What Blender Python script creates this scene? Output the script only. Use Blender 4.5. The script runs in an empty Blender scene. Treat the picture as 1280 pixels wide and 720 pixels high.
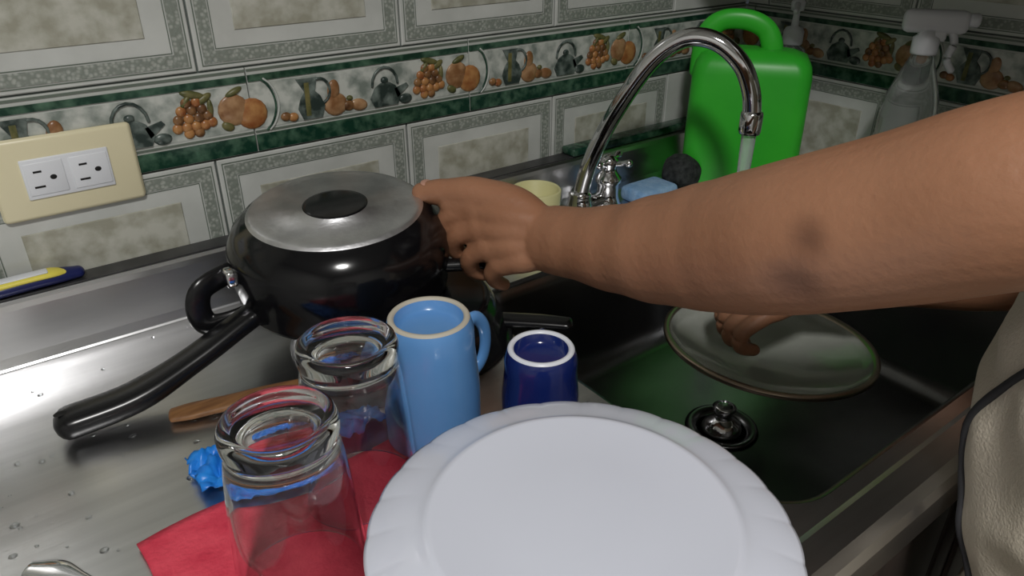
import bpy, bmesh, math, random
from mathutils import Vector, Matrix, noise
random.seed(7)
scene=bpy.context.scene
try:
    scene.view_settings.view_transform='Standard'
except Exception: pass
COL=scene.collection
# ---------------------------------------------------------------- materials
def mat(name,col,rough=.5,metal=0,col2=None,scale=20,bump=0,bscale=None,stretch=None,trans=0,ior=1.45,coat=0,contrast=(.35,.65),detail=4,sss=0):
    m=bpy.data.materials.new(name); m.use_nodes=True
    nt=m.node_tree; b=nt.nodes['Principled BSDF']
    b.inputs['Base Color'].default_value=(*col,1)
    b.inputs['Roughness'].default_value=rough
    b.inputs['Metallic'].default_value=metal
    b.inputs['IOR'].default_value=ior
    b.inputs['Transmission Weight'].default_value=trans
    b.inputs['Coat Weight'].default_value=coat
    if sss:
        b.inputs['Subsurface Weight'].default_value=sss
        b.inputs['Subsurface Scale'].default_value=.01
    tc=nt.nodes.new('ShaderNodeTexCoord')
    src=tc.outputs['Object']
    if stretch:
        mp=nt.nodes.new('ShaderNodeMapping'); mp.inputs['Scale'].default_value=stretch
        nt.links.new(src,mp.inputs['Vector']); src=mp.outputs['Vector']
    if col2 is not None:
        n=nt.nodes.new('ShaderNodeTexNoise'); n.inputs['Scale'].default_value=scale; n.inputs['Detail'].default_value=detail
        nt.links.new(src,n.inputs['Vector'])
        r=nt.nodes.new('ShaderNodeValToRGB')
        r.color_ramp.elements[0].position=contrast[0]; r.color_ramp.elements[1].position=contrast[1]
        r.color_ramp.elements[0].color=(*col,1); r.color_ramp.elements[1].color=(*col2,1)
        nt.links.new(n.outputs['Fac'],r.inputs['Fac']); nt.links.new(r.outputs['Color'],b.inputs['Base Color'])
    if bump:
        n2=nt.nodes.new('ShaderNodeTexNoise'); n2.inputs['Scale'].default_value=bscale or scale; n2.inputs['Detail'].default_value=5
        nt.links.new(src,n2.inputs['Vector'])
        bp=nt.nodes.new('ShaderNodeBump'); bp.inputs['Strength'].default_value=bump; bp.inputs['Distance'].default_value=.002
        nt.links.new(n2.outputs['Fac'],bp.inputs['Height']); nt.links.new(bp.outputs['Normal'],b.inputs['Normal'])
    return m

M={}
M['tile']=mat('tile_glaze',(.49,.505,.48),.18,col2=(.59,.605,.58),scale=14)
M['grout']=mat('grout',(.10,.12,.11),.9)
M['centre']=mat('tile_marble',(.33,.325,.26),.25,col2=(.50,.50,.44),scale=38,contrast=(.38,.6),detail=8)
M['line']=mat('tile_line',(.13,.16,.13),.4)
M['green']=mat('green_marble',(.008,.04,.024),.2,col2=(.08,.16,.105),scale=70,contrast=(.42,.72),detail=8)
M['bpic']=mat('border_marble',(.20,.235,.21),.22,col2=(.54,.56,.52),scale=42,contrast=(.36,.58),detail=8)
M['white_line']=mat('border_white',(.50,.52,.49),.25)
M['apple']=mat('fruit_orange',(.27,.09,.03),.3,col2=(.44,.22,.08),scale=90)
M['fruit2']=mat('fruit_brown',(.10,.045,.02),.3,col2=(.28,.14,.055),scale=90)
M['pear']=mat('fruit_tan',(.42,.25,.13),.3,col2=(.22,.10,.04),scale=80)
M['leaf']=mat('leaf_olive',(.07,.08,.025),.4,col2=(.18,.16,.06),scale=100)
M['pot_g']=mat('jug_motif',(.025,.04,.035),.3,col2=(.19,.23,.21),scale=70,contrast=(.42,.70))
def frame_mat():
    m=mat('tile_relief_frame',(.3,.33,.3),.3)
    nt=m.node_tree;b=nt.nodes['Principled BSDF'];tc=[n for n in nt.nodes if n.type=='TEX_COORD'][0]
    v=nt.nodes.new('ShaderNodeTexVoronoi'); v.inputs['Scale'].default_value=230
    r=nt.nodes.new('ShaderNodeValToRGB')
    r.color_ramp.elements[0].position=.2; r.color_ramp.elements[1].position=.6
    r.color_ramp.elements[0].color=(.38,.40,.365,1); r.color_ramp.elements[1].color=(.22,.245,.215,1)
    nt.links.new(tc.outputs['Object'],v.inputs['Vector']); nt.links.new(v.outputs['Distance'],r.inputs['Fac'])
    nt.links.new(r.outputs['Color'],b.inputs['Base Color'])
    bp=nt.nodes.new('ShaderNodeBump'); bp.inputs['Strength'].default_value=.5; bp.inputs['Distance'].default_value=.001
    nt.links.new(v.outputs['Distance'],bp.inputs['Height']); nt.links.new(bp.outputs['Normal'],b.inputs['Normal'])
    return m
M['frame']=frame_mat()
M['steel']=mat('brushed_steel',(.60,.60,.61),.28,1,col2=(.72,.72,.73),scale=3,bump=.05,bscale=22,stretch=(1,16,8))
M['steel_shaded']=mat('sink_steel_shaded',(.17,.17,.175),.27,1,col2=(.25,.25,.255),scale=9,bump=.06,bscale=60)  # same steel darkened: shade inside the basin is in this colour
M['chrome']=mat('chrome',(.75,.75,.77),.07,1)
M['alu']=mat('brushed_aluminium',(.58,.58,.60),.42,1,col2=(.76,.76,.78),scale=30,bump=.3,bscale=120)
M['black']=mat('black_enamel',(.004,.004,.005),.14)
M['blackpl']=mat('black_bakelite',(.006,.006,.007),.25)
M['glass']=mat('clear_glass',(.97,.98,.98),.01,trans=1,ior=1.48)
M['water']=mat('water',(.95,.98,1),.02,trans=1,ior=1.33)
M['stream']=mat('aerated_water',(.92,.96,.98),.12,trans=.7,ior=1.33,bump=.6,bscale=90)
M['lblue']=mat('light_blue_ceramic',(.10,.27,.58),.22,col2=(.12,.30,.62),scale=15,coat=.3)
M['dblue']=mat('dark_blue_ceramic',(.008,.018,.12),.15,coat=.4)
M['biscuit']=mat('unglazed_rim',(.50,.46,.38),.6)
M['wrim']=mat('white_ceramic_rim',(.72,.74,.80),.3)
M['plate']=mat('white_opal_glass',(.64,.665,.76),.16,coat=.3)
M['red']=mat('red_cloth',(.58,.035,.07),.6,col2=(.72,.07,.11),scale=40,bump=.5,bscale=250)
M['bluepl']=mat('blue_plastic',(.01,.16,.62),.35,col2=(.02,.24,.75),scale=60)
M['wood']=mat('wood',(.13,.055,.02),.55,col2=(.25,.12,.045),scale=18,stretch=(1,9,9),bump=.2)
M['ivory']=mat('ivory_plastic',(.72,.66,.45),.35)
M['offwhite']=mat('white_plastic',(.72,.74,.78),.35)
M['dark']=mat('dark_hole',(.004,.004,.004),.7)
M['ledge_reflection']=mat('dark_ledge_reflection',(.03,.03,.032),.35,col2=(.06,.06,.06),scale=20)  # dark reflection of the steel ledge top, put into the colour
M['jug']=mat('green_plastic',(.035,.45,.03),.36,col2=(.05,.54,.035),scale=8)
M['ylw']=mat('pale_yellow_plastic',(.68,.65,.34),.45)
M['ylw2']=mat('yellow_plastic',(.75,.65,.10),.4)
M['navy']=mat('navy_plastic',(.01,.015,.09),.3)
M['sponge']=mat('blue_sponge',(.22,.40,.66),.9,col2=(.32,.50,.74),scale=60,bump=.8,bscale=200)
M['scour']=mat('black_scourer',(.01,.012,.012),.9,col2=(.04,.045,.045),scale=120,bump=1,bscale=220)
M['clearpl']=mat('clear_plastic',(.85,.88,.88),.08,trans=.9,ior=1.3)
M['nail']=mat('fingernail',(.50,.27,.20),.3)
M['shirt']=mat('beige_cotton',(.58,.52,.42),.85,col2=(.66,.59,.49),scale=12,bump=.5,bscale=400)
M['piping']=mat('dark_piping',(.03,.03,.035),.7)
M['trous']=mat('denim',(.03,.045,.09),.85,col2=(.05,.07,.13),scale=60,bump=.4,bscale=500)
M['hair']=mat('black_hair',(.012,.009,.008),.45,col2=(.03,.02,.015),scale=30,stretch=(1,1,.2),bump=.8,bscale=60)
M['paint']=mat('painted_plaster',(.58,.58,.56),.8,col2=(.62,.62,.60),scale=3)
M['floor']=mat('floor_tile',(.30,.26,.22),.35,col2=(.38,.34,.30),scale=8)
M['cab']=mat('cabinet_laminate',(.05,.04,.035),.4,col2=(.08,.06,.05),scale=10,stretch=(6,6,1))
M['bowl']=mat('lid_glass',(.62,.64,.58),.10,trans=.55,ior=1.4,coat=.4,bump=.3,bscale=30)
M['brown']=mat('lid_metal_rim',(.42,.34,.26),.32,1)
M['eye']=mat('eye_white',(.8,.8,.8),.2); M['iris']=mat('iris',(.02,.01,.005),.1); M['lip']=mat('lips',(.30,.09,.07),.4)
def skin_mat():
    m=mat('skin',(.30,.138,.075),.46,col2=(.37,.18,.102),scale=9,bump=.3,bscale=160,contrast=(.3,.7),sss=.05)
    nt=m.node_tree; b=nt.nodes['Principled BSDF']; tc=[n for n in nt.nodes if n.type=='TEX_COORD'][0]
    cur=b.inputs['Base Color'].links[0].from_socket
    for c,r0,st in (((.415,-.629,.240),.024,.85),((.399,-.627,.203),.034,.65)):  # elbow crease shade, painted into the skin colour as dark spots
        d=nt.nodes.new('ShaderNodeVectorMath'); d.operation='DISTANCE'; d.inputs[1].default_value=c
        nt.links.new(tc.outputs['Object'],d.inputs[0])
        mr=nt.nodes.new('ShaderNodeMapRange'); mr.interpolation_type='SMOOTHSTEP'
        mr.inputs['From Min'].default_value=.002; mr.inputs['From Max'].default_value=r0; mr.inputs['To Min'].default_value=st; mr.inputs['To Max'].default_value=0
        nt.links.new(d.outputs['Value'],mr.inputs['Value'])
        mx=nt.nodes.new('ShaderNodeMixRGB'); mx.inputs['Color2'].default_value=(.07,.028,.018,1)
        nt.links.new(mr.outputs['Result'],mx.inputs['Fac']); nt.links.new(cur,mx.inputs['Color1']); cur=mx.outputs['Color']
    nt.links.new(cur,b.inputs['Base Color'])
    return m
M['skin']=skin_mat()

# ---------------------------------------------------------------- mesh helpers
class B:
    def __init__(s): s.v=[]; s.f=[]; s.m=[]; s.sm=[]; s.mats=[]
    def mi(s,k):
        if k not in s.mats: s.mats.append(k)
        return s.mats.index(k)
    def V(s,p): s.v.append(Vector(p)); return len(s.v)-1
    def Fc(s,idx,i,smooth=False): s.f.append(tuple(idx)); s.m.append(i); s.sm.append(smooth)
    def quad(s,pts,k,smooth=False): s.Fc([s.V(p) for p in pts],s.mi(k),smooth)
    def box(s,lo,hi,k,bev=0,T=None,seg=2):
        i=s.mi(k)
        if bev and seg==1 and T is None:
            x0,y0,z0=lo;x1,y1,z1=hi; e=bev
            r0=[(x0,y1,z0),(x1,y1,z0),(x1,y1,z1),(x0,y1,z1)]; r1=[(x0,y0+e,z0),(x1,y0+e,z0),(x1,y0+e,z1),(x0,y0+e,z1)]
            r2=[(x0+e,y0,z0+e),(x1-e,y0,z0+e),(x1-e,y0,z1-e),(x0+e,y0,z1-e)]
            s.rings([r0,r1,r2],k,smooth=False); return
        if not bev:
            x0,y0,z0=lo;x1,y1,z1=hi
            r=[[(x0,y0,z),(x1,y0,z),(x1,y1,z),(x0,y1,z)] for z in (z0,z1)]
            if T is not None: r=[[T@Vector(p) for p in q] for q in r]
            s.rings(r,k,smooth=False); return
        bm=bmesh.new()
        bmesh.ops.create_cube(bm,size=1)
        for v in bm.verts: v.co=Vector([(lo[j]+hi[j])/2+v.co[j]*(hi[j]-lo[j]) for j in range(3)])
        bmesh.ops.bevel(bm,geom=bm.edges[:],offset=bev,segments=seg,affect='EDGES',profile=.5)
        bm.verts.index_update(); base=len(s.v)
        for v in bm.verts: s.v.append((T@v.co) if T is not None else v.co.copy())
        for f in bm.faces: s.Fc([base+v.index for v in f.verts],i,True)
        bm.free()
    def rings(s,rings,k,cap0=True,cap1=True,smooth=True):
        vv=[[s.V(p) for p in r] for r in rings]; n=len(rings[0])
        for a in range(len(vv)-1):
            i=s.mi(k if isinstance(k,str) else k[min(a,len(k)-1)])
            for j in range(n): s.Fc((vv[a][j],vv[a][(j+1)%n],vv[a+1][(j+1)%n],vv[a+1][j]),i,smooth)
        k0=k if isinstance(k,str) else k[0]; k1=k if isinstance(k,str) else k[-1]
        if cap0: s.Fc(vv[0][::-1],s.mi(k0))
        if cap1: s.Fc(vv[-1],s.mi(k1))
    def lathe(s,prof,k,T=Matrix(),seg=48,cap0=True,cap1=True,mod=None):
        rs=[]
        for (r,z) in prof:
            ring=[]
            for j in range(seg):
                a=2*math.pi*j/seg
                rr,zz=(r,z) if mod is None else mod(r,z,a)
                ring.append(T@Vector((rr*math.cos(a),rr*math.sin(a),zz)))
            rs.append(ring)
        s.rings(rs,k,cap0,cap1)
    def ell(s,c,r,k,T=Matrix(),u=16,v=10):
        rs=[]; c=Vector(c)
        for a in range(v+1):
            th=math.pi*(a+.04 if a==0 else (a-.04 if a==v else a))/v
            rs.append([T@(c+Vector((r[0]*math.sin(th)*math.cos(2*math.pi*j/u),r[1]*math.sin(th)*math.sin(2*math.pi*j/u),-r[2]*math.cos(th)))) for j in range(u)])
        s.rings(rs,k)
    def loft(s,path,rad,k,up=(0,0,1),seg=16,sub=6,round0=True,round1=True,power=2):
        pts,rr=smooth_path(path,rad,sub)
        up=Vector(up); rings=[]; n=len(pts)
        def ring(c,t,a,b):
            side=t.cross(up)
            if side.length<1e-4: side=t.cross(Vector((1,0,0)))
            side.normalize(); u2=side.cross(t).normalized(); out=[]
            for j in range(seg):
                an=2*math.pi*j/seg; ca,sa=math.cos(an),math.sin(an)
                if power!=2:
                    ca=math.copysign(abs(ca)**(2/power),ca); sa=math.copysign(abs(sa)**(2/power),sa)
                out.append(c+side*a*ca+u2*b*sa)
            return out
        tan=[(pts[min(i+1,n-1)]-pts[max(i-1,0)]).normalized() for i in range(n)]
        if round0:
            a,b=rr[0]; m=min(a,b)
            for q in (80,60,40,20):
                x=math.radians(q); rings.append(ring(pts[0]-tan[0]*m*math.sin(x),tan[0],a*math.cos(x),b*math.cos(x)))
        for i in range(n): rings.append(ring(pts[i],tan[i],*rr[i]))
        if round1:
            a,b=rr[-1]; m=min(a,b)
            for q in (20,40,60,80):
                x=math.radians(q); rings.append(ring(pts[-1]+tan[-1]*m*math.sin(x),tan[-1],a*math.cos(x),b*math.cos(x)))
        s.rings(rings,k)
    def done(s,name,parent=None,loc=None,rot=None,recalc=True,weld=0):
        me=bpy.data.meshes.new(name); me.from_pydata([tuple(p) for p in s.v],[],s.f)
        for m in s.mats: me.materials.append(M[m])
        me.polygons.foreach_set('material_index',s.m); me.polygons.foreach_set('use_smooth',s.sm)
        if recalc or weld:
            bm=bmesh.new(); bm.from_mesh(me)
            if weld: bmesh.ops.remove_doubles(bm,verts=bm.verts[:],dist=weld)
            bmesh.ops.recalc_face_normals(bm,faces=bm.faces[:]); bm.to_mesh(me); bm.free()
        me.update()
        o=bpy.data.objects.new(name,me); COL.objects.link(o)
        if loc: o.location=loc
        if rot: o.rotation_euler=rot
        if parent: o.parent=parent
        return o
def smooth_path(path,rad,sub):
    P=[Vector(p) for p in path]; Rr=[(r,r) if not isinstance(r,(tuple,list)) else r for r in rad]
    if len(P)==2 or sub<=1: return P,Rr
    pts=[];rr=[]
    for i in range(len(P)-1):
        p0=P[max(i-1,0)];p1=P[i];p2=P[i+1];p3=P[min(i+2,len(P)-1)]
        for k in range(sub):
            t=k/sub
            pts.append(.5*((2*p1)+(p2-p0)*t+(2*p0-5*p1+4*p2-p3)*t*t+(3*p1-p0-3*p2+p3)*t**3))
            q=t*t*(3-2*t)
            rr.append(tuple(Rr[i][j]*(1-q)+Rr[i+1][j]*q for j in (0,1)))
    pts.append(P[-1]);rr.append(Rr[-1]); return pts,rr
def empty(name,loc=(0,0,0)):
    e=bpy.data.objects.new(name,None); e.empty_display_size=.05; COL.objects.link(e); return e
def rrect(cx,cy,hx,hy,r,n=6):
    out=[]
    for (sx,sy,a0) in ((1,1,0),(-1,1,90),(-1,-1,180),(1,-1,270)):
        for i in range(n+1):
            a=math.radians(a0+90*i/n)
            out.append((cx+sx*(hx-r)+r*math.cos(a),cy+sy*(hy-r)+r*math.sin(a)))
    return out
def remesh(o,vox,it=6,fac=.5):
    m=o.modifiers.new('r','REMESH'); m.mode='VOXEL'; m.voxel_size=vox; m.use_smooth_shade=True
    s=o.modifiers.new('s','SMOOTH'); s.iterations=it; s.factor=fac
    mats=[x for x in o.data.materials]
    bpy.context.view_layer.update()
    dg=bpy.context.evaluated_depsgraph_get(); ev=o.evaluated_get(dg)
    me=bpy.data.meshes.new_from_object(ev); o.modifiers.clear(); o.data=me
    me.polygons.foreach_set('use_smooth',[True]*len(me.polygons))
    if len(me.materials)==0:
        for x in mats: me.materials.append(x)
def displace(o,fn):
    me=o.data; n=len(me.vertices)
    co=[0.0]*(3*n); no=[0.0]*(3*n)
    me.vertices.foreach_get('co',co); me.vertices.foreach_get('normal',no)
    for i in range(n):
        d=fn(Vector(co[3*i:3*i+3]),Vector(no[3*i:3*i+3]))
        if d:
            for k in range(3): co[3*i+k]+=no[3*i+k]*d
    me.vertices.foreach_set('co',co); me.update()

# ---------------------------------------------------------------- tiled walls
ZT=.2596; ZB=.1615
def tiled_wall(name,u0,u1,z0,z1,joint,bstart,loc,rot):
    b=B()
    b.box((u0,.004,z0),(u1,.10,z1),'grout')
    def tile(x0,x1,za,zb):
        full=(x1-x0)>.2 
        b.box((x0+.0012,-.0,za+.0012),(x1-.0012,.006,zb-.0012),'tile',bev=.0012,seg=1)
        def ringq(i0,i1,y,k):
            X0,X1,Z0,Z1=x0+i0,x1-i0,za+i0,zb-i0; a,bb,c,d=x0+i1,x1-i1,za+i1,zb-i1
            if a>=bb: return
            for q in (((X0,y,Z0),(X1,y,Z0),(bb,y,c),(a,y,c)),((X1,y,Z0),(X1,y,Z1),(bb,y,d),(bb,y,c)),
                      ((X1,y,Z1),(X0,y,Z1),(a,y,d),(bb,y,d)),((X0,y,Z1),(X0,y,Z0),(a,y,c),(a,y,d))):
                b.quad(q,k)
        if not full: return
        ringq(.0055,.0068,-.0005,'line')
        ringq(.008,.021,-.0008,'frame')
        ringq(.0222,.0232,-.0005,'line')
        b.box((x0+.046,-.0012,za+.040),(x1-.046,.001,zb-.040),'centre',bev=.0008,seg=1)
    rows=[]
    z=ZB
    while z>z0+.001: rows.append((z-.20,z)); z-=.20
    z=ZT
    while z<z1: rows.append((z,z+.20)); z+=.20
    k0=math.floor((u0-joint)/.25)
    for (za,zb) in rows:
        x=joint+.25*k0
        while x<u1:
            a,c=max(x,u0),min(x+.25,u1)
            if c-a>.01: tile(a,c,max(za,z0),min(zb,z1))
            x+=.25
    n=math.floor((u0-bstart)/.30)
    x=bstart+.3*n
    while x<u1:
        a,c=max(x-.027,u0),min(x+.273,u1)
        if c-a<.01: x+=.3; continue
        b.box((a+.0006,-.0005,ZB+.001),(c-.0006,.006,ZT-.001),'white_line',bev=.0008,seg=1)
        def strip(z_0,z_1,y,k,p=a+.001,q=c-.001): b.box((p,y,ZB+z_0),(q,.0,ZB+z_1),k)
        strip(.002,.021,-.0022,'green'); strip(.0235,.0255,-.0018,'line')
        strip(.028,.079,-.0012,'bpic'); strip(.0815,.089,-.002,'green'); strip(.093,.0955,-.0015,'line')
        if u0<x<u1:
            for dx,kk in ((0,'green'),(.0035,'white_line')):
                pts=[]
                for i in range(13):
                    t=i/12; zz=.025+t*.058
                    pts.append((x-.012+dx+.014*math.sin(math.pi*t)**.7,-.002,ZB+zz))
                b.loft(pts,[.0013]*13,kk,up=(0,1,0),seg=6,sub=1)
        def E(u,zz,ru,rz,k,rot=0):
            if not (u0+.01<x+u<u1-.01): return
            T=Matrix.Translation((x+u,-.0012,ZB+zz))@Matrix.Rotation(rot,4,'Y')
            b.ell((0,0,0),(ru*1.08,.0035,rz*1.08),k,T,u=14,v=8)
        def poly(pts,k,y=-.0030):
            if not all(u0<x+p[0]<u1 for p in pts): return
            i=b.mi(k)
            top=[b.V((x+p[0],y,ZB+p[1])) for p in pts]; bot=[b.V((x+p[0],0,ZB+p[1])) for p in pts]
            b.Fc(top,i)
            for j in range(len(pts)):
                jj=(j+1)%len(pts); b.Fc((top[j],bot[j],bot[jj],top[jj]),i)
        def arc(cu,cz,r1,r2,a0,a1,k,w=.0018):
            pts=[(x+cu+r1*math.cos(math.radians(a0+(a1-a0)*i/8)),-.0025,ZB+cz+r2*math.sin(math.radians(a0+(a1-a0)*i/8))) for i in range(9)]
            if all(u0<p[0]<u1 for p in pts): b.loft(pts,[w]*9,k,up=(0,1,0),seg=6,sub=1)
        E(.012,.036,.006,.005,'fruit2'); E(.021,.034,.006,.005,'apple')
        poly([(.033,.029),(.057,.029),(.062,.042),(.057,.055),(.051,.061),(.055,.077),(.029,.077),(.038,.061),(.032,.053),(.028,.042)],'pot_g')
        poly([(.037,.033),(.043,.033),(.044,.072),(.038,.072)],'leaf',-.0033)
        arc(.057,.060,.013,.015,-70,100,'pot_g')
        E(.076,.041,.0145,.013,'pear'); E(.075,.058,.0075,.012,'pear',.15); E(.093,.037,.008,.006,'fruit2'); E(.107,.036,.011,.007,'pear',.2); E(.095,.046,.004,.003,'leaf')
        poly([(.128,.029),(.161,.029),(.166,.040),(.159,.053),(.151,.058),(.139,.058),(.130,.053),(.123,.040)],'pot_g')
        E(.1445,.061,.005,.004,'pot_g'); poly([(.161,.037),(.178,.050),(.175,.054),(.157,.049)],'pot_g'); arc(.1445,.056,.018,.021,0,180,'pot_g')
        E(.173,.034,.009,.006,'pot_g')
        for (gx,gz) in ((-.018,0),(-.009,0),(0,0),(.009,0),(.016,.002),(-.016,.009),(-.006,.009),(.004,.009),(.013,.010),(-.012,.018),(-.002,.018),(.008,.018),(-.006,.026),(.004,.026),(-.008,-.007),(.002,-.007)):
            E(.210+gx*1.1,.042+gz,.0054,.0054,'fruit2' if (int(gx*1000)+int(gz*1000))%3 else 'apple')
        E(.212,.076,.013,.004,'leaf',.3); E(.222,.070,.010,.004,'leaf',-.5); E(.203,.070,.008,.003,'leaf',-.9); E(.228,.060,.003,.009,'leaf')
        E(.253,.053,.0165,.0165,'pear'); E(.273,.046,.017,.0165,'apple'); E(.256,.073,.010,.0035,'leaf',-.4); E(.244,.036,.007,.005,'leaf',.5)
        x+=.3
    return b.done(name,loc=loc,rot=rot,recalc=True)
XR=1.16; XL=-1.5; ZC=1.6; YF=-2.6
tiled_wall('wall_back',XL,XR,-.9,ZC,.223,.0,None,None)
tiled_wall('wall_right',0,.0-YF,-.9,ZC,.043,.045,(XR,0,0),(0,0,-math.pi/2))
b=B(); b.box((XL-.1,YF,-.9),(XL,0.1,ZC),'paint'); b.done('wall_left')
b=B(); b.box((XL-.1,YF-.1,-.9),(XR+.1,YF,ZC),'paint'); b.done('wall_front')
b=B(); b.box((XL-.1,YF-.1,-1.0),(XR+.1,.1,-.9),'floor'); b.done('floor')
b=B(); b.box((XL-.1,YF-.1,ZC),(XR+.1,.1,ZC+.1),'paint'); b.done('ceiling')
# ---------------------------------------------------------------- counter with sink
CX0=XL+.003; CX1=XR-.003; CY0=-.70; CY1=-.04
BX,BY,BHX,BHY=.695,-.4225,.268,.2225
sink=empty('kitchen_sink')
b=B()
def hole(hx,hy,r,z,n=9,cx=BX,cy=BY): return [Vector((x,y,z)) for x,y in rrect(cx,cy,hx,hy,r,n)]
h0=hole(BHX+.004,BHY+.004,.06,0)
outer=[]
lo=(CX0,CY0+.006);hi=(CX1,CY1)
for p in h0:
    d=Vector((p.x-BX,p.y-BY)); ts=[]
    if d.x>1e-9: ts.append((hi[0]-BX)/d.x)
    if d.x<-1e-9: ts.append((lo[0]-BX)/d.x)
    if d.y>1e-9: ts.append((hi[1]-BY)/d.y)
    if d.y<-1e-9: ts.append((lo[1]-BY)/d.y)
    t=min(ts); outer.append(Vector((BX+d.x*t,BY+d.y*t,0)))
for cx in (lo[0],hi[0]):
    for cy in (lo[1],hi[1]):
        j=min(range(len(outer)),key=lambda i:abs(math.atan2(outer[i].y-BY,outer[i].x-BX)-math.atan2(cy-BY,cx-BX)))
        outer[j]=Vector((cx,cy,0))
b.rings([outer,h0],'steel',False,False,smooth=False)
DX,DY=.672,-.4125
b.rings([h0,hole(BHX,BHY,.058,-.001),hole(BHX-.003,BHY-.003,.056,-.005),hole(BHX-.006,BHY-.006,.055,-.02),hole(BHX-.016,BHY-.016,.05,-.14),hole(BHX-.024,BHY-.024,.045,-.158),hole(BHX-.045,BHY-.045,.035,-.168),hole(.046,.046,.0459,-.174,cx=DX,cy=DY)],'steel_shaded',False,False)
b.rings([hole(.046,.046,.0459,-.174,cx=DX,cy=DY),hole(.036,.036,.0359,-.178,cx=DX,cy=DY),hole(.032,.032,.0319,-.215,cx=DX,cy=DY)],['steel_shaded','dark'],False,True)
b.done('basin_and_drainboard',sink,recalc=False)
b=B()
prof=[(-.662,0),(-.668,.004),(-.690,.005),(-.699,.002),(-.703,-.006),(-.703,-.035),(-.695,-.038),(-.66,-.038),(-.66,-.004)]
b.rings([[Vector((xx,y,z)) for y,z in prof] for xx in (CX0,CX1)],'steel',True,True,smooth=False)
b.done('front_lip',sink)
b=B()
prof=[(-.046,-.002),(-.043,.002),(-.040,.012),(-.036,.060),(-.0345,.066),(-.031,.069),(-.003,.069),(-.003,-.002)]
b.rings([[Vector((xx,y,z)) for y,z in prof] for xx in (CX0,CX1)],'steel',True,True,smooth=False)
b.box((CX0,-.028,.0692),(CX1,-.003,.0705),'ledge_reflection')  # thin strip carrying the painted dark reflection
b.done('backsplash_ledge',sink)
b=B()
b.box((.74,-.033,.0708),(XR-.004,-.0035,.083),'green',bev=.003)  # dark green reflection on the ledge top, built as a coloured strip
b.done('green_reflection_1')
b=B()
T=Matrix.Translation((DX,DY,-.176))
b.lathe([(.032,-.006),(.036,.001),(.044,.003),(.045,.0045),(.041,.006),(.032,.003),(.030,-.004)],'steel_shaded',T,cap0=False,cap1=False)
b.lathe([(.026,-.004),(.025,.004),(.021,.012),(.012,.018),(.010,.020),(.012,.028),(.015,.034),(.009,.038),(.001,.038)],'chrome',T)
b.done('drain_strainer',sink)
b=B()
b.box((CX0,-.655,-.82),(CX1,-.02,-.235),'cab')
b.box((CX0,-.655,-.235),(CX1,-.650,-.042),'cab')
b.box((CX0,-.60,-.897),(CX1,-.02,-.82),'dark')
xx=CX0+.01
while xx<CX1-.3:
    b.box((xx,-.675,-.80),(xx+.43,-.655,-.06),'cab',bev=.004)
    b.box((xx+.04,-.68,-.76),(xx+.39,-.672,-.10),'cab',bev=.006)
    b.box((xx+.37,-.70,-.30),(xx+.385,-.68,-.20),'steel',bev=.003)
    xx+=.44
b.done('base_cabinet')
# unseen cabinet, added above the sink corner to shade the right wall
b=B()
b.box((.875,-1.10,.435),(XR-.004,-.008,1.10),'cab',bev=.003)
for k in range(3):
    y0=-1.095+k*.362
    b.box((.857,y0,.440),(.874,y0+.356,1.095),'cab',bev=.004)
    b.box((.851,y0+.04,.48),(.858,y0+.316,1.055),'cab',bev=.003)
    b.box((.835,y0+.02,.52),(.850,y0+.032,.62),'steel',bev=.002)
b.done('added_shade_cabinet')

# ---------------------------------------------------------------- outlet
b=B()
OX,OZ=.076,.1795
b.box((OX-.067,-.008,OZ-.0415),(OX+.067,.0,OZ+.0415),'ivory',bev=.0045,seg=3)
b.box((OX-.040,-.0098,OZ-.0205),(OX+.040,-.006,OZ+.0205),'offwhite',bev=.001)
for sx in (-.0205,.0205):
    cx=OX+sx
    b.box((cx-.0175,-.0106,OZ-.0165),(cx+.0175,-.009,OZ+.0165),'offwhite',bev=.0007)
    b.box((cx-.010,-.0109,OZ+.0065),(cx-.0025,-.0100,OZ+.0085),'dark'); b.box((cx-.012,-.0109,OZ-.009),(cx-.0025,-.0100,OZ-.007),'dark')
    b.ell((cx+.0065,-.0105,OZ),(.0032,.0006,.0026),'dark')
b.done('wall_outlet')

# ---------------------------------------------------------------- faucet
fa=empty('kitchen_faucet')
FX,FY=.712,-.082
b=B()
b.lathe([(.030,.0005),(.030,.004),(.026,.008),(.020,.012),(.017,.030),(.0175,.034),(.0135,.040)],'chrome',Matrix.Translation((FX,FY,0)))
pa=[(0,.03),(.010,.075),(.030,.128),(.056,.180),(.086,.228),(.114,.256),(.144,.268),(.176,.262),(.206,.238),(.222,.206),(.227,.178)]
dx,dy=.50,-.866
b.loft([(FX+dx*s_,FY+dy*s_,z_) for s_,z_ in pa],[.0120]*len(pa),'chrome',up=(dy,-dx,0),seg=20,sub=6)
e=(FX+dx*.2275,FY+dy*.2275,.178)
b.lathe([(.0138,-.026),(.0145,-.022),(.0145,.0),(.0125,.004)],'chrome',Matrix.Translation(e))
b.lathe([(.0105,-.0265),(.0105,-.024)],'dark',Matrix.Translation(e))
b.done('spout',fa)
b=B()
VX,VY=FX+.052,FY-.004
b.lathe([(.026,.0005),(.026,.005),(.020,.010),(.0165,.022),(.0165,.040),(.020,.044),(.020,.050),(.013,.058),(.011,.066),(.014,.070),(.014,.078),(.008,.084),(.001,.086)],'chrome',Matrix.Translation((VX,VY,0)),seg=28)
for an in (20,110,200,290):
    a=math.radians(an); c,s_=math.cos(a),math.sin(a)
    b.loft([(VX+c*.008,VY+s_*.008,.072),(VX+c*.022,VY+s_*.022,.075),(VX+c*.032,VY+s_*.032,.077)],[.0045,.0042,.006],'chrome',seg=10)
b.loft([(FX,FY,.016),(VX,VY,.016)],[.012,.012],'chrome',seg=14)
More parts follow.
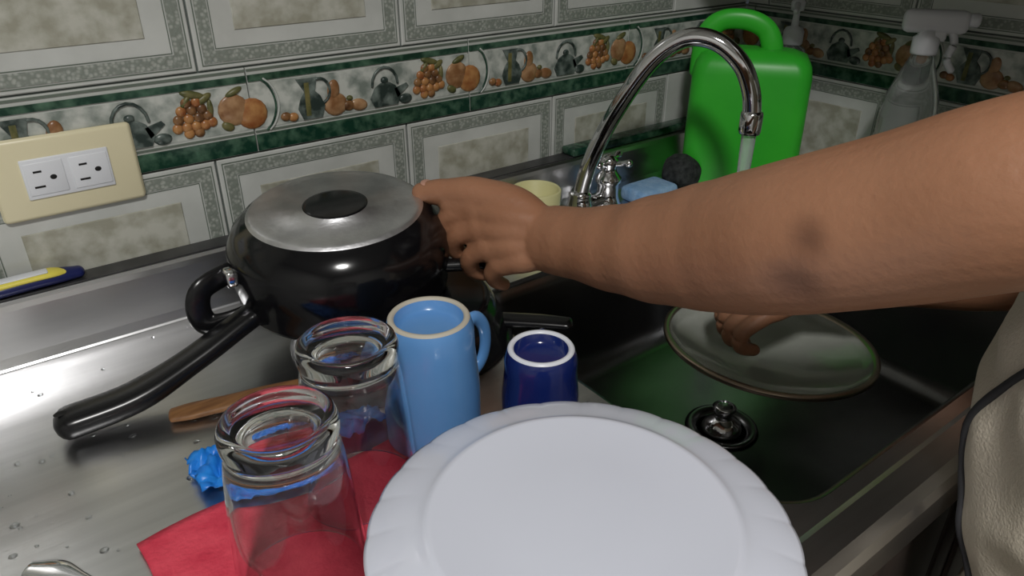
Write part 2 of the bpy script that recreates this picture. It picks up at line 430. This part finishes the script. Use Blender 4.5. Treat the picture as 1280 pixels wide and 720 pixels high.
b.done('valve_handle',fa)
b=B()
b.loft([(e[0],e[1],.150),(e[0],e[1],.06),(e[0]-.003,e[1]-.002,-.05),(e[0]-.004,e[1]-.003,-.163)],[.0095,.0080,.0065,.009],'stream',up=(1,0,0),seg=16)
b.done('water_stream',fa)

# ---------------------------------------------------------------- green jug
def orient(c,ang): return Matrix.Translation(c)@Matrix.Rotation(ang,4,'Z')
T=orient((1.005,-.140,.0005),math.atan2(-.8,.6))
jug=B()
def jr(hx,hy,z,r=.022,ox=0): return [T@Vector((x,y,z)) for x,y in rrect(ox,0,hx,hy,min(r,hy-.001),6)]
jug.rings([jr(.080,.038,0),jr(.087,.045,.004),jr(.089,.047,.012),jr(.089,.047,.10),jr(.088,.046,.185),jr(.085,.043,.200),jr(.078,.036,.212),jr(.062,.026,.219),jr(.05,.016,.221)],'jug')
jug.loft([T@Vector(p) for p in ((-.078,0,.18),(-.077,0,.215),(-.070,0,.243),(-.050,0,.259),(-.015,0,.260),(.012,0,.248),(.024,0,.226),(.026,0,.205))],[(.016,.011)]*3+[(.015,.010)]*3+[(.016,.012)]*2,'jug',up=T.to_3x3()@Vector((0,1,0)),seg=18)
jug.done('detergent_jug')
b=B(); T=Matrix.Translation((1.118,-.128,.0005))
b.lathe([(.024,0),(.026,.003),(.026,.19),(.022,.205),(.012,.212),(.012,.216)],'clearpl',T,seg=28)
b.lathe([(.015,.212),(.016,.214),(.016,.232),(.013,.238),(.006,.240),(.0045,.262),(.010,.264),(.011,.276),(.008,.280),(.001,.281)],'offwhite',T,seg=24)
b.loft([T@Vector((0,0,.272)),T@Vector((-.02,-.012,.273)),T@Vector((-.040,-.024,.268))],[.0055,.005,.004],'offwhite',seg=10)
b.done('soap_pump_bottle')
b=B(); T=orient((1.073,-.360,.0005),math.radians(-55))
b.lathe([(.034,0),(.037,.004),(.037,.15),(.034,.180),(.022,.215),(.014,.235),(.014,.242)],'clearpl',T,seg=32)
T=T@Matrix.Translation((0,0,.032))
b.lathe([(.0165,.205),(.017,.208),(.017,.226),(.012,.230),(.011,.236)],'offwhite',T,seg=24)
b.box((-.034,-.011,.232),(.046,.011,.262),'offwhite',bev=.008,T=T)
b.box((-.012,-.009,.222),(.022,.009,.240),'offwhite',bev=.004,T=T)
b.loft([T@Vector(p) for p in ((.028,0,.236),(.034,0,.220),(.030,0,.200),(.038,0,.186))],[(.007,.005)]*4,'offwhite',up=(0,0,1),seg=10)
b.lathe([(.007,0),(.009,.002),(.009,.012),(.006,.014)],'offwhite',T@Matrix.Translation((.044,0,.250))@Matrix.Rotation(math.pi/2,4,'Y'),seg=16)
b.done('spray_bottle')

# ---------------------------------------------------------------- items behind the tap
b=B(); T=Matrix.Translation((.622,-.088,.0005))
b.lathe([(.001,.004),(.026,.004),(.029,.008),(.032,.062),(.034,.064),(.036,.062),(.032,.003),(.030,0),(.001,0)],'ylw',T,cap0=False,cap1=False)
b.done('plastic_cup')
b=B(); b.box((.805,-.125,.0005),(.885,-.070,.024),'sponge',bev=.008,T=None,seg=3); b.done('dish_sponge')
b=B()
b.ell((.915,-.100,.030),(.034,.030,.029),'scour',u=28,v=20)
b.v=[p+Vector((1,1,.5))*.006*noise.noise(p*60) for p in b.v]
b.done('scouring_pad')

# ---------------------------------------------------------------- peeler on the ledge
b=B()
b.loft([(-.090,-.024,.0755),(-.06,-.023,.077),(-.01,-.021,.079),(.03,-.019,.079),(.058,-.018,.077)],[(.006,.003),(.009,.006),(.012,.008),(.012,.008),(.009,.006)],'navy',seg=16)
b.loft([(-.050,-.024,.082),(-.01,-.023,.0845),(.03,-.021,.0845),(.045,-.020,.082)],[(.007,.003),(.010,.004),(.011,.004),(.007,.003)],'ylw2',seg=14)
b.loft([(-.02,-.023,.0880),(.03,-.022,.0880)],[(.007,.001),(.007,.001)],'offwhite',seg=10,sub=1)
b.done('vegetable_peeler')

# ---------------------------------------------------------------- pot (upside down) on a pan
ax=Vector((-.050,-.066,.996)).normalized()
Tp=Matrix.Translation((.290,-.173,.056))@Vector((0,0,1)).rotation_difference(ax).to_matrix().to_4x4()
pot=empty('cooking_pot')
b=B()
prof=[(.100,.006),(.103,.0),(.109,.0),(.111,.005),(.109,.009),(.114,.03),(.1155,.048),(.113,.062),(.106,.076),(.0945,.087),(.0895,.090),(.0875,.0925),(.0845,.0935),(.080,.094),(.033,.0945),(.033,.0949),(.029,.0953),(.0005,.0953)]
ks=['alu','black','black','black','black','black','black','black','black','black','alu','alu','alu','alu','black','black','black']
b.lathe(prof,ks,Tp,seg=96,cap0=False,cap1=True)
b.lathe([(.100,.006),(.106,.05),(.092,.080),(.001,.085)],'alu',Tp,seg=64,cap0=False,cap1=True)
b.done('pot_body',pot,recalc=False)
b=B()
b.loft([(.210,-.180,.066),(.172,-.188,.056),(.118,-.197,.038),(.06,-.203,.022),(.004,-.200,.0165)],[(.013,.010),(.015,.010),(.016,.010),(.0185,.012),(.0185,.0125)],'blackpl',seg=20,power=2.6)
b.ell((.000,-.2005,.0285),(.006,.004,.0012),'dark')
b.done('long_handle',pot)
b=B()
b.loft([(.192,-.152,.095),(.168,-.158,.095),(.144,-.164,.089),(.137,-.166,.070),(.143,-.168,.053),(.164,-.170,.050),(.192,-.173,.055)],[(.012,.0055)]*7,'blackpl',up=(0,1,0),seg=14)
b.box((.166,-.178,.088),(.184,-.160,.106),'chrome',bev=.003)
b.done('side_lug',pot)
b=B()
b.loft([(.394,-.200,.085),(.418,-.222,.082),(.430,-.248,.080),(.420,-.268,.080),(.365,-.245,.082)],[(.008,.007)]*5,'blackpl',seg=14)
b.done('helper_handle',pot)
b=B(); T=Matrix.Translation((.330,-.220,.0005))
b.lathe([(.001,.044),(.088,.044),(.094,.046),(.098,.044),(.106,.030),(.117,.006),(.121,.003),(.122,0),(.118,0),(.112,.008),(.096,.040),(.001,.040)],'black',T,seg=64,cap0=False,cap1=False)
b.loft([(.42,-.280,.013),(.45,-.310,.014),(.472,-.334,.014)],[(.012,.006),(.012,.006),(.011,.006)],'blackpl',seg=14,power=2.6)
b.done('frying_pan')

# ---------------------------------------------------------------- tumblers
def tumbler(name,x,y,z):
    b=B(); T=Matrix.Translation((x,y,z))
    outer=[(.0435,.0),(.0455,.0015),(.0455,.004),(.0440,.03),(.0415,.07),(.0385,.105),(.0365,.118),(.0360,.122),(.0375,.128),(.0378,.134),(.0360,.139),(.0325,.1405),(.0290,.1385),(.0265,.1365),(.001,.1360)]
    inner=[(.001,.119),(.022,.119),(.030,.117),(.0335,.110),(.0360,.095),(.0390,.07),(.0415,.03),(.0430,.003)]
    b.lathe(outer[::-1],'glass',T,seg=72,cap0=True,cap1=False)
    b.lathe([(.0435,.0)]+inner[::-1],'glass',T,seg=72,cap0=False,cap1=True)
    return b.done(name,weld=.00005)
tumbler('glass_tumbler',.107,-.474,.0045)
tumbler('glass_tumbler.001',.182,-.416,.0045)

# ---------------------------------------------------------------- mugs
def mug(name,x,y,z,h,rt,rb,body,rim,hang):
    b=B(); T=Matrix.Translation((x,y,z))
    prof=[(.001,h-.012),(rt-.010,h-.012),(rt-.0055,h-.010),(rt-.0045,h-.002),(rt-.003,h),(rt-.0005,h),(rt+.001,h-.002),(rt+.004,h-.012),(rt+(rb-rt)*.45+.001,h*.72),(rt+(rb-rt)*.8+.0015,h*.42),(rb,h*.15),(rb,.004),(rb-.001,0),(rb-.003,0),(rb-.004,.004),(rb-.0045,h*.4),(rt-.003,h-.022),(.001,h-.018)]
    ks=[body,body,body,rim,rim,rim]+[body]*11
    b.lathe(prof,ks,T,seg=64,cap0=True,cap1=True)
    c,s_=math.cos(hang),math.sin(hang)
    def P(r,zz): return T@Vector((c*r,s_*r,zz))
    rm=(rt+rb)/2+.002
    b.loft([P(rm-.002,h*.74),P(rm+.014,h*.78),P(rm+.026,h*.66),P(rm+.028,h*.48),P(rm+.020,h*.34),P(rb-.003,h*.26)],[(.0065,.0042)]*6,body,up=(-s_,c,0),seg=14)
    return b.done(name)
mug('coffee_mug',.268,-.388,.004,.118,.0335,.0415,'lblue','biscuit',math.radians(12))
mug('coffee_mug.001',.352,-.434,.0005,.082,.0285,.0345,'dblue','wrim',math.radians(50))

# ---------------------------------------------------------------- plate over an inverted bowl
PX,PY,PZ=.240,-.613,.079
b=B()
def pm(r,z,a):
    if r>.105:
        w=min(1,(r-.105)/.026)
        lob=abs(math.cos(a*13))
        r=r-.0008*w*(1-lob**.7)
        z=z-.0005*w*(1-lob**.5)
    return r,z
top=[(.001,.0150),(.05,.0150),(.088,.0150),(.0930,.0162),(.0960,.0162),(.0990,.0140),(.104,.0120),(.109,.0105),(.114,.0090),(.119,.0076),(.126,.0052),(.132,.0028),(.1345,.0012),(.1340,0)]
bot=[(.1330,-.0005),(.125,.002),(.110,.006),(.100,.0095),(.090,.0115),(.001,.0115)]
b.lathe(top+bot,'plate',Matrix.Translation((PX,PY,PZ)),seg=416,mod=pm)
b.done('dinner_plate')
b=B()
b.lathe([(.001,.080),(.034,.080),(.036,.0845),(.040,.0845),(.041,.078),(.058,.060),(.074,.026),(.080,0),(.077,0),(.070,.026),(.054,.057),(.034,.075),(.001,.075)],'plate',Matrix.Translation((PX,PY+.01,.0050)),seg=64)
b.done('soup_bowl')
b=B()
nx,ny=40,40
X0,X1,Y0,Y1=.016,.262,-.655,-.372
vs=[[b.V((X0+(X1-X0)*i/nx+.004*math.sin(j/ny*9),Y0+(Y1-Y0)*j/ny+.006*math.sin(i/nx*7),.0034+.0010*noise.noise(Vector((i*.25,j*.28,0))))) for j in range(ny+1)] for i in range(nx+1)]
for i in range(nx):
    for j in range(ny): b.Fc((vs[i][j],vs[i+1][j],vs[i+1][j+1],vs[i][j+1]),b.mi('red'),True)
o=b.done('dish_cloth'); md=o.modifiers.new('s','SOLIDIFY'); md.thickness=.002; md.offset=-1
b=B()
nx,ny=70,18
vs=[]
for i in range(nx+1):
    row=[]
    for j in range(ny+1):
        u=i/nx;v=j/ny
        p=Vector((.073+.170*u,-.352+.05*v+.012*noise.noise(Vector((u*6,v*2,1))),0))
        z=.010+.011*noise.noise(Vector((u*14,v*5,3)))+.005*noise.noise(Vector((u*30,v*12,8)))
        row.append(b.V((p.x+.005*noise.noise(Vector((u*10,v*9,5))),p.y,max(.0015,z))))
    vs.append(row)
for i in range(nx):
    for j in range(ny): b.Fc((vs[i][j],vs[i+1][j],vs[i+1][j+1],vs[i][j+1]),b.mi('bluepl'),True)
o=b.done('plastic_wrapper'); md=o.modifiers.new('s','SOLIDIFY'); md.thickness=.0012
b=B()
b.loft([(.082,-.228,.0055),(.10,-.233,.006),(.13,-.242,.007),(.16,-.250,.008),(.19,-.260,.009),(.200,-.264,.009)],[(.010,.003),(.012,.0035),(.011,.004),(.010,.005),(.010,.005),(.010,.005)],'wood',seg=16,power=3)
b.done('wooden_spatula')
b=B()
b.loft([(.014,-.50,.004),(.004,-.46,.004),(-.005,-.42,.005),(-.02,-.385,.006),(-.035,-.364,.006),(-.050,-.350,.006)],[(.007,.002),(.004,.0015),(.004,.0015),(.005,.0015),(.010,.002),(.007,.0015)],'chrome',seg=14)
b.done('teaspoon')
b=B()
for i in range(70):
    x=random.uniform(-.12,.12); y=random.uniform(-.37,-.06)
    if random.random()<.35: x=random.uniform(.3,.42); y=random.uniform(-.6,-.4)
    r=random.uniform(.001,.0032)
    b.ell((x,y,.0004),(r*random.uniform(.8,1.6),r,r*.45),'water',u=10,v=6)
b.done('water_drops')

# ---------------------------------------------------------------- glass lid being washed
b=B()
T=Matrix.Translation((.722,-.425,-.056))@Matrix.Rotation(math.radians(4),4,'Y')
b.lathe([(.001,-.030),(.05,-.027),(.085,-.017),(.108,-.006),(.120,.000),(.1215,.003),(.1275,.003),(.1275,-.003),(.121,-.004),(.108,-.011),(.085,-.022),(.05,-.032),(.001,-.035)],['bowl','bowl','bowl','bowl','brown','brown','brown','brown','bowl'],T,seg=72)
b.lathe([(.001,-.062),(.014,-.060),(.016,-.050),(.010,-.040),(.010,-.034)],'blackpl',T,seg=24)
b.done('pot_lid')
# ---------------------------------------------------------------- person
per=empty('person')
b=B()
S=lambda *p:[Vector(q) for q in p]
LS=Vector((.545,-.835,.325)); RS=Vector((.895,-.850,.325))
arm=[LS,(.500,-.775,.305),(.467,-.717,.285),(.462,-.660,.252),(.455,-.598,.219),(.458,-.560,.199),(.461,-.520,.180),(.456,-.470,.160),(.451,-.425,.145),(.444,-.375,.134),(.437,-.344,.129)]
rad=[.060,.058,.0555,.056,.0560,.0555,.0535,(.048,.048),(.041,.041),(.034,.035),(.028,.034)]
viewdir=Vector((.59,.697,-.415))
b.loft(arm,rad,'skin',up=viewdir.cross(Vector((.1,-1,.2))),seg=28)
W=Vector((.437,-.344,.129))
iM=Vector((.402,-.266,.141)); mM=Vector((.398,-.275,.126)); rM=Vector((.398,-.289,.110)); pM=Vector((.403,-.305,.097))
for kn,off,r0,r1 in ((iM,Vector((0,.004,.014)),.015,.0135),(mM,Vector((0,.002,.005)),.015,.0135),(rM,Vector((0,0,-.005)),.0145,.0128),(pM,Vector((.001,-.003,-.013)),.014,.0118)):
    b.loft([W+off,(W+off)*.45+kn*.55+Vector((-.004,-.005,.003)),kn],[r0,(r0+.001),r1],'skin',seg=16)
b.loft([W+Vector((0,.004,.010)),Vector((.420,-.300,.140)),Vector((.410,-.275,.136))],[(.020,.016),(.022,.019),(.018,.016)],'skin',seg=18)
b.loft([W+Vector((0,0,-.008)),Vector((.420,-.310,.112)),Vector((.408,-.292,.108))],[(.018,.017),(.018,.017),(.016,.014)],'skin',seg=18)
# four fingers wrap over the pot wall and down round its helper handle
b.loft(S(iM,(.384,-.242,.133),(.380,-.232,.114),(.392,-.232,.096)),[.0120,.0112,.0100,.0086],'skin',seg=14)
b.loft(S(mM,(.384,-.254,.115),(.388,-.243,.094),(.404,-.244,.080)),[.0118,.0112,.0100,.0086],'skin',seg=14)
b.loft(S(rM,(.388,-.272,.096),(.396,-.262,.076),(.411,-.264,.066)),[.0114,.0106,.0096,.0082],'skin',seg=14)
b.loft(S(pM,(.400,-.294,.083),(.409,-.286,.068),(.420,-.287,.060)),[.0102,.0096,.0086,.0074],'skin',seg=14)
# thumb clamped on the pot base
b.loft(S(W+Vector((-.002,.012,.012)),(.426,-.298,.151),(.406,-.260,.157),(.385,-.228,.155),(.371,-.209,.152)),[.0175,.0215,.0190,.0145,.0115],'skin',seg=16)
b.loft(S((.420,-.292,.148),(.404,-.262,.148),(.388,-.240,.144)),[.017,.0175,.0135],'skin',seg=14)
# right arm
arm=[RS,(.905,-.79,.24),(.900,-.715,.14),(.875,-.642,.088),(.838,-.590,.072),(.79,-.524,.055),(.765,-.482,.043),(.750,-.459,.036)]
rad=[.060,.056,.050,.046,.044,.036,.030,(.029,.023)]
b.loft(arm,rad,'skin',seg=28)
W2=Vector((.746,-.458,.035)); d=Vector((-.84,.42,-.30)).normalized(); up=Vector((-.25,.1,1)).normalized(); sd=-d.cross(up).normalized()
up=d.cross(sd)
if up.z<0: up=-up
K=W2+d*.080
b.loft([W2,W2+d*.035,W2+d*.065,K],[(.028,.019),(.034,.019),(.039,.017),(.039,.013)],'skin',up=up,seg=24,power=2.4)
for i,(o_,L_) in enumerate(((.029,.9),(.010,1.0),(-.010,.94),(-.029,.78))):
    p0=K+sd*o_
    b.loft([p0,p0+d*.032*L_-up*.010,p0+d*.038*L_-up*.028,p0+d*.022*L_-up*.040],[.0105,.0097,.0090,.0078],'skin',seg=14)
b.loft([W2-sd*.018+d*.012,W2-sd*.034+d*.040-up*.010,W2-sd*.036+d*.066-up*.026,W2-sd*.028+d*.082-up*.040],[.015,.0125,.0110,.0092],'skin',seg=14)
# neck, trunk and head
b.loft([(.72,-.875,.15),(.72,-.870,.30),(.715,-.858,.36),(.705,-.825,.43),(.69,-.785,.49)],[(.12,.08),(.15,.075),(.085,.06),(.055,.055),(.052,.055)],'skin',up=(0,1,0),seg=28)
hd=Vector((.680,-.755,.575)); Rh=Matrix.Translation(hd)@Matrix.Rotation(math.radians(18),4,'Z')@Matrix.Rotation(math.radians(-32),4,'X')
b.ell((0,-.008,.012),(.074,.092,.092),'skin',Rh,32,24); b.ell((0,.022,-.045),(.054,.058,.058),'skin',Rh,24,18)
b.loft([Rh@Vector((0,.082,.010)),Rh@Vector((0,.096,-.012)),Rh@Vector((0,.104,-.026))],[.007,.010,.012],'skin',seg=12)
for s_ in (-1,1):
    b.ell((s_*.013,.092,-.028),(.008,.010,.007),'skin',Rh)
    b.ell((s_*.077,-.004,-.006),(.008,.018,.030),'skin',Rh)
    b.ell((s_*.032,.070,-.020),(.026,.022,.020),'skin',Rh)
    b.loft([Rh@Vector((s_*.012,.086,.026)),Rh@Vector((s_*.034,.080,.030)),Rh@Vector((s_*.052,.064,.024))],[.005,.005,.004],'skin',seg=8)
b.ell((0,.074,-.085),(.022,.016,.016),'skin',Rh)
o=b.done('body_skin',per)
remesh(o,.0023,7,.5)
C1=Vector((.415,-.629,.240)); C2=Vector((.399,-.627,.203))
ML=[(iM,.0022),(mM,.0020),(rM,.0018),(pM,.0016)]
def fskin(p,n):
    d=0
    q=(p-C1).length
    if q<.05: d-=.0045*math.exp(-(q/.011)**2)
    q=(p-C2).length
    if q<.06: d-=.003*math.exp(-(q/.016)**2)
    if p.x<.47 and p.y>-.36:
        for kn,h in ML:
            q=(p-kn).length
            if q<.03: d+=h*math.exp(-(max(0,q-.010)/.006)**2)
    return d
displace(o,fskin)
b=B()
for s_ in (-1,1):
    b.ell((s_*.032,.079,.008),(.014,.011,.0095),'eye',Rh); b.ell((s_*.031,.0885,.006),(.0055,.003,.0055),'iris',Rh)
    b.loft([Rh@Vector((s_*.014,.090,.030)),Rh@Vector((s_*.034,.086,.036)),Rh@Vector((s_*.054,.070,.028))],[(.003,.002)]*3,'hair',seg=8)
b.loft([Rh@Vector((-.024,.076,-.058)),Rh@Vector((0,.090,-.055)),Rh@Vector((.024,.076,-.058))],[.003,.0055,.003],'lip',seg=10)
b.loft([Rh@Vector((-.020,.075,-.063)),Rh@Vector((0,.088,-.064)),Rh@Vector((.020,.075,-.063))],[.003,.006,.003],'lip',seg=10)
b.done('face_features',per)
b=B()
b.ell((0,-.022,.028),(.083,.098,.092),'hair',Rh,40,28)
Ri=Rh.inverted(); nv=[]
for p in b.v:
    l=Ri@p
    if l.y>.03: l.y=.03+(l.y-.03)*.35; l.z+=.01
    nv.append(Rh@l)
b.v=nv
b.ell((0,-.125,.03),(.042,.036,.042),'hair',Rh,24,16)
b.done('hair',per)
b=B()
Tn=Matrix.Translation((.374,-.2125,.1638))@Matrix.Rotation(math.radians(-128),4,'Z')@Matrix.Rotation(math.radians(6),4,'Y')
b.ell((0,0,0),(.0072,.0058,.0014),'nail',Tn); b.done('thumb_nail',per)
# shirt
b=B()
b.loft([(.705,-.880,-.26),(.705,-.874,-.14),(.697,-.862,-.04),(.692,-.840,.04),(.690,-.828,.12),(.702,-.840,.20),(.720,-.858,.29),(.718,-.862,.352),(.714,-.858,.385)],
       [(.235,.155),(.225,.155),(.212,.148),(.198,.148),(.194,.152),(.190,.132),(.185,.105),(.125,.075),(.070,.060)],'shirt',up=(0,1,0),seg=48,round0=False,round1=False,power=2.5)
b.loft([LS+Vector((.05,0,.0)),LS,(.500,-.775,.308),(.470,-.722,.291)],[.072,.071,.069,.0655],'shirt',seg=32,round0=True,round1=False)
b.loft([RS+Vector((-.05,0,.0)),RS,(.905,-.80,.25),(.904,-.770,.205)],[.072,.071,.067,.066],'shirt',seg=32,round0=True,round1=False)
o=b.done('shirt',per)
remesh(o,.004,5,.5)
def fsh(p,n):
    if p.z<.24:
        return .006*(noise.noise(Vector((p.x*9,p.y*9,p.z*4)))+.6*noise.noise(Vector((p.x*26,p.y*26,p.z*8+4))))+.004*math.sin(p.z*38+noise.noise(p*12)*5)
    return .003*noise.noise(Vector((p.x*14,p.y*14,p.z*14)))
displace(o,fsh)
b=B()
pts=[]
for t in range(13):
    q=t/12; zz=.19-.27*q; a=math.radians(156-20*math.sin(q*math.pi))
    ctr=Vector((.692,-.84,zz)); dr=Vector((math.cos(a),math.sin(a),0))
    ok,loc,nn,ix=o.ray_cast(ctr+dr*.4,-dr)
    if ok: pts.append(loc+nn*.0005)
b.loft(pts,[.0034]*len(pts),'piping',seg=8)
b.done('shirt_piping',per)
b=B()
b.loft([(.735,-.87,-.20),(.735,-.87,-.10),(.735,-.86,.02)],[(.180,.120),(.175,.120),(.150,.105)],'trous',up=(0,1,0),seg=32)
for s_ in (-1,1):
    b.loft([(.735+s_*.085,-.865,-.14),(.735+s_*.092,-.865,-.30),(.735+s_*.095,-.86,-.45),(.735+s_*.095,-.86,-.60),(.735+s_*.095,-.86,-.80),(.735+s_*.095,-.86,-.85)],[.098,.088,.066,.062,.050,.052],'trous',up=(0,1,0),seg=24)
o=b.done('trousers',per); remesh(o,.006,3)
b=B()
for s_ in (-1,1):
    b.loft([(.735+s_*.097,-.91,-.866),(.735+s_*.098,-.84,-.866),(.735+s_*.102,-.76,-.874),(.735+s_*.104,-.715,-.880)],[(.032,.030),(.038,.032),(.044,.024),(.036,.018)],'piping',seg=20)
b.done('shoes',per)
# ---------------------------------------------------------------- ceiling light
b=B()
b.lathe([(.14,0),(.15,-.01),(.15,-.03),(.14,-.035)],'offwhite',Matrix.Translation((-.30,-1.40,ZC-.001)),seg=40)
b.done('ceiling_lamp')
L=bpy.data.lights.new('lamp_light','AREA'); L.shape='DISK'; L.size=.26; L.energy=27; L.color=(1,.985,.955)
lo_=bpy.data.objects.new('lamp_light',L); lo_.location=(-.30,-1.40,ZC-.05); COL.objects.link(lo_)
w=bpy.data.worlds.new('world'); scene.world=w; w.use_nodes=True
w.node_tree.nodes['Background'].inputs[0].default_value=(.6,.7,.8,1); w.node_tree.nodes['Background'].inputs[1].default_value=.05

# ---------------------------------------------------------------- camera
cam=bpy.data.cameras.new('camera'); cam.sensor_width=36; cam.lens=935/1280*36; cam.clip_start=.01
co=bpy.data.objects.new('camera',cam); COL.objects.link(co)
Rv=Vector((.7993,-.6009,0)); Fv=Vector((.530,.705,-.471)).normalized(); Rv=(Rv-Fv*Rv.dot(Fv)).normalized(); Uv=Rv.cross(Fv)
mm=Matrix((Rv,Uv,-Fv)).transposed().to_4x4(); mm.translation=Vector((0,-.86,.435))
co.matrix_world=mm
scene.camera=co
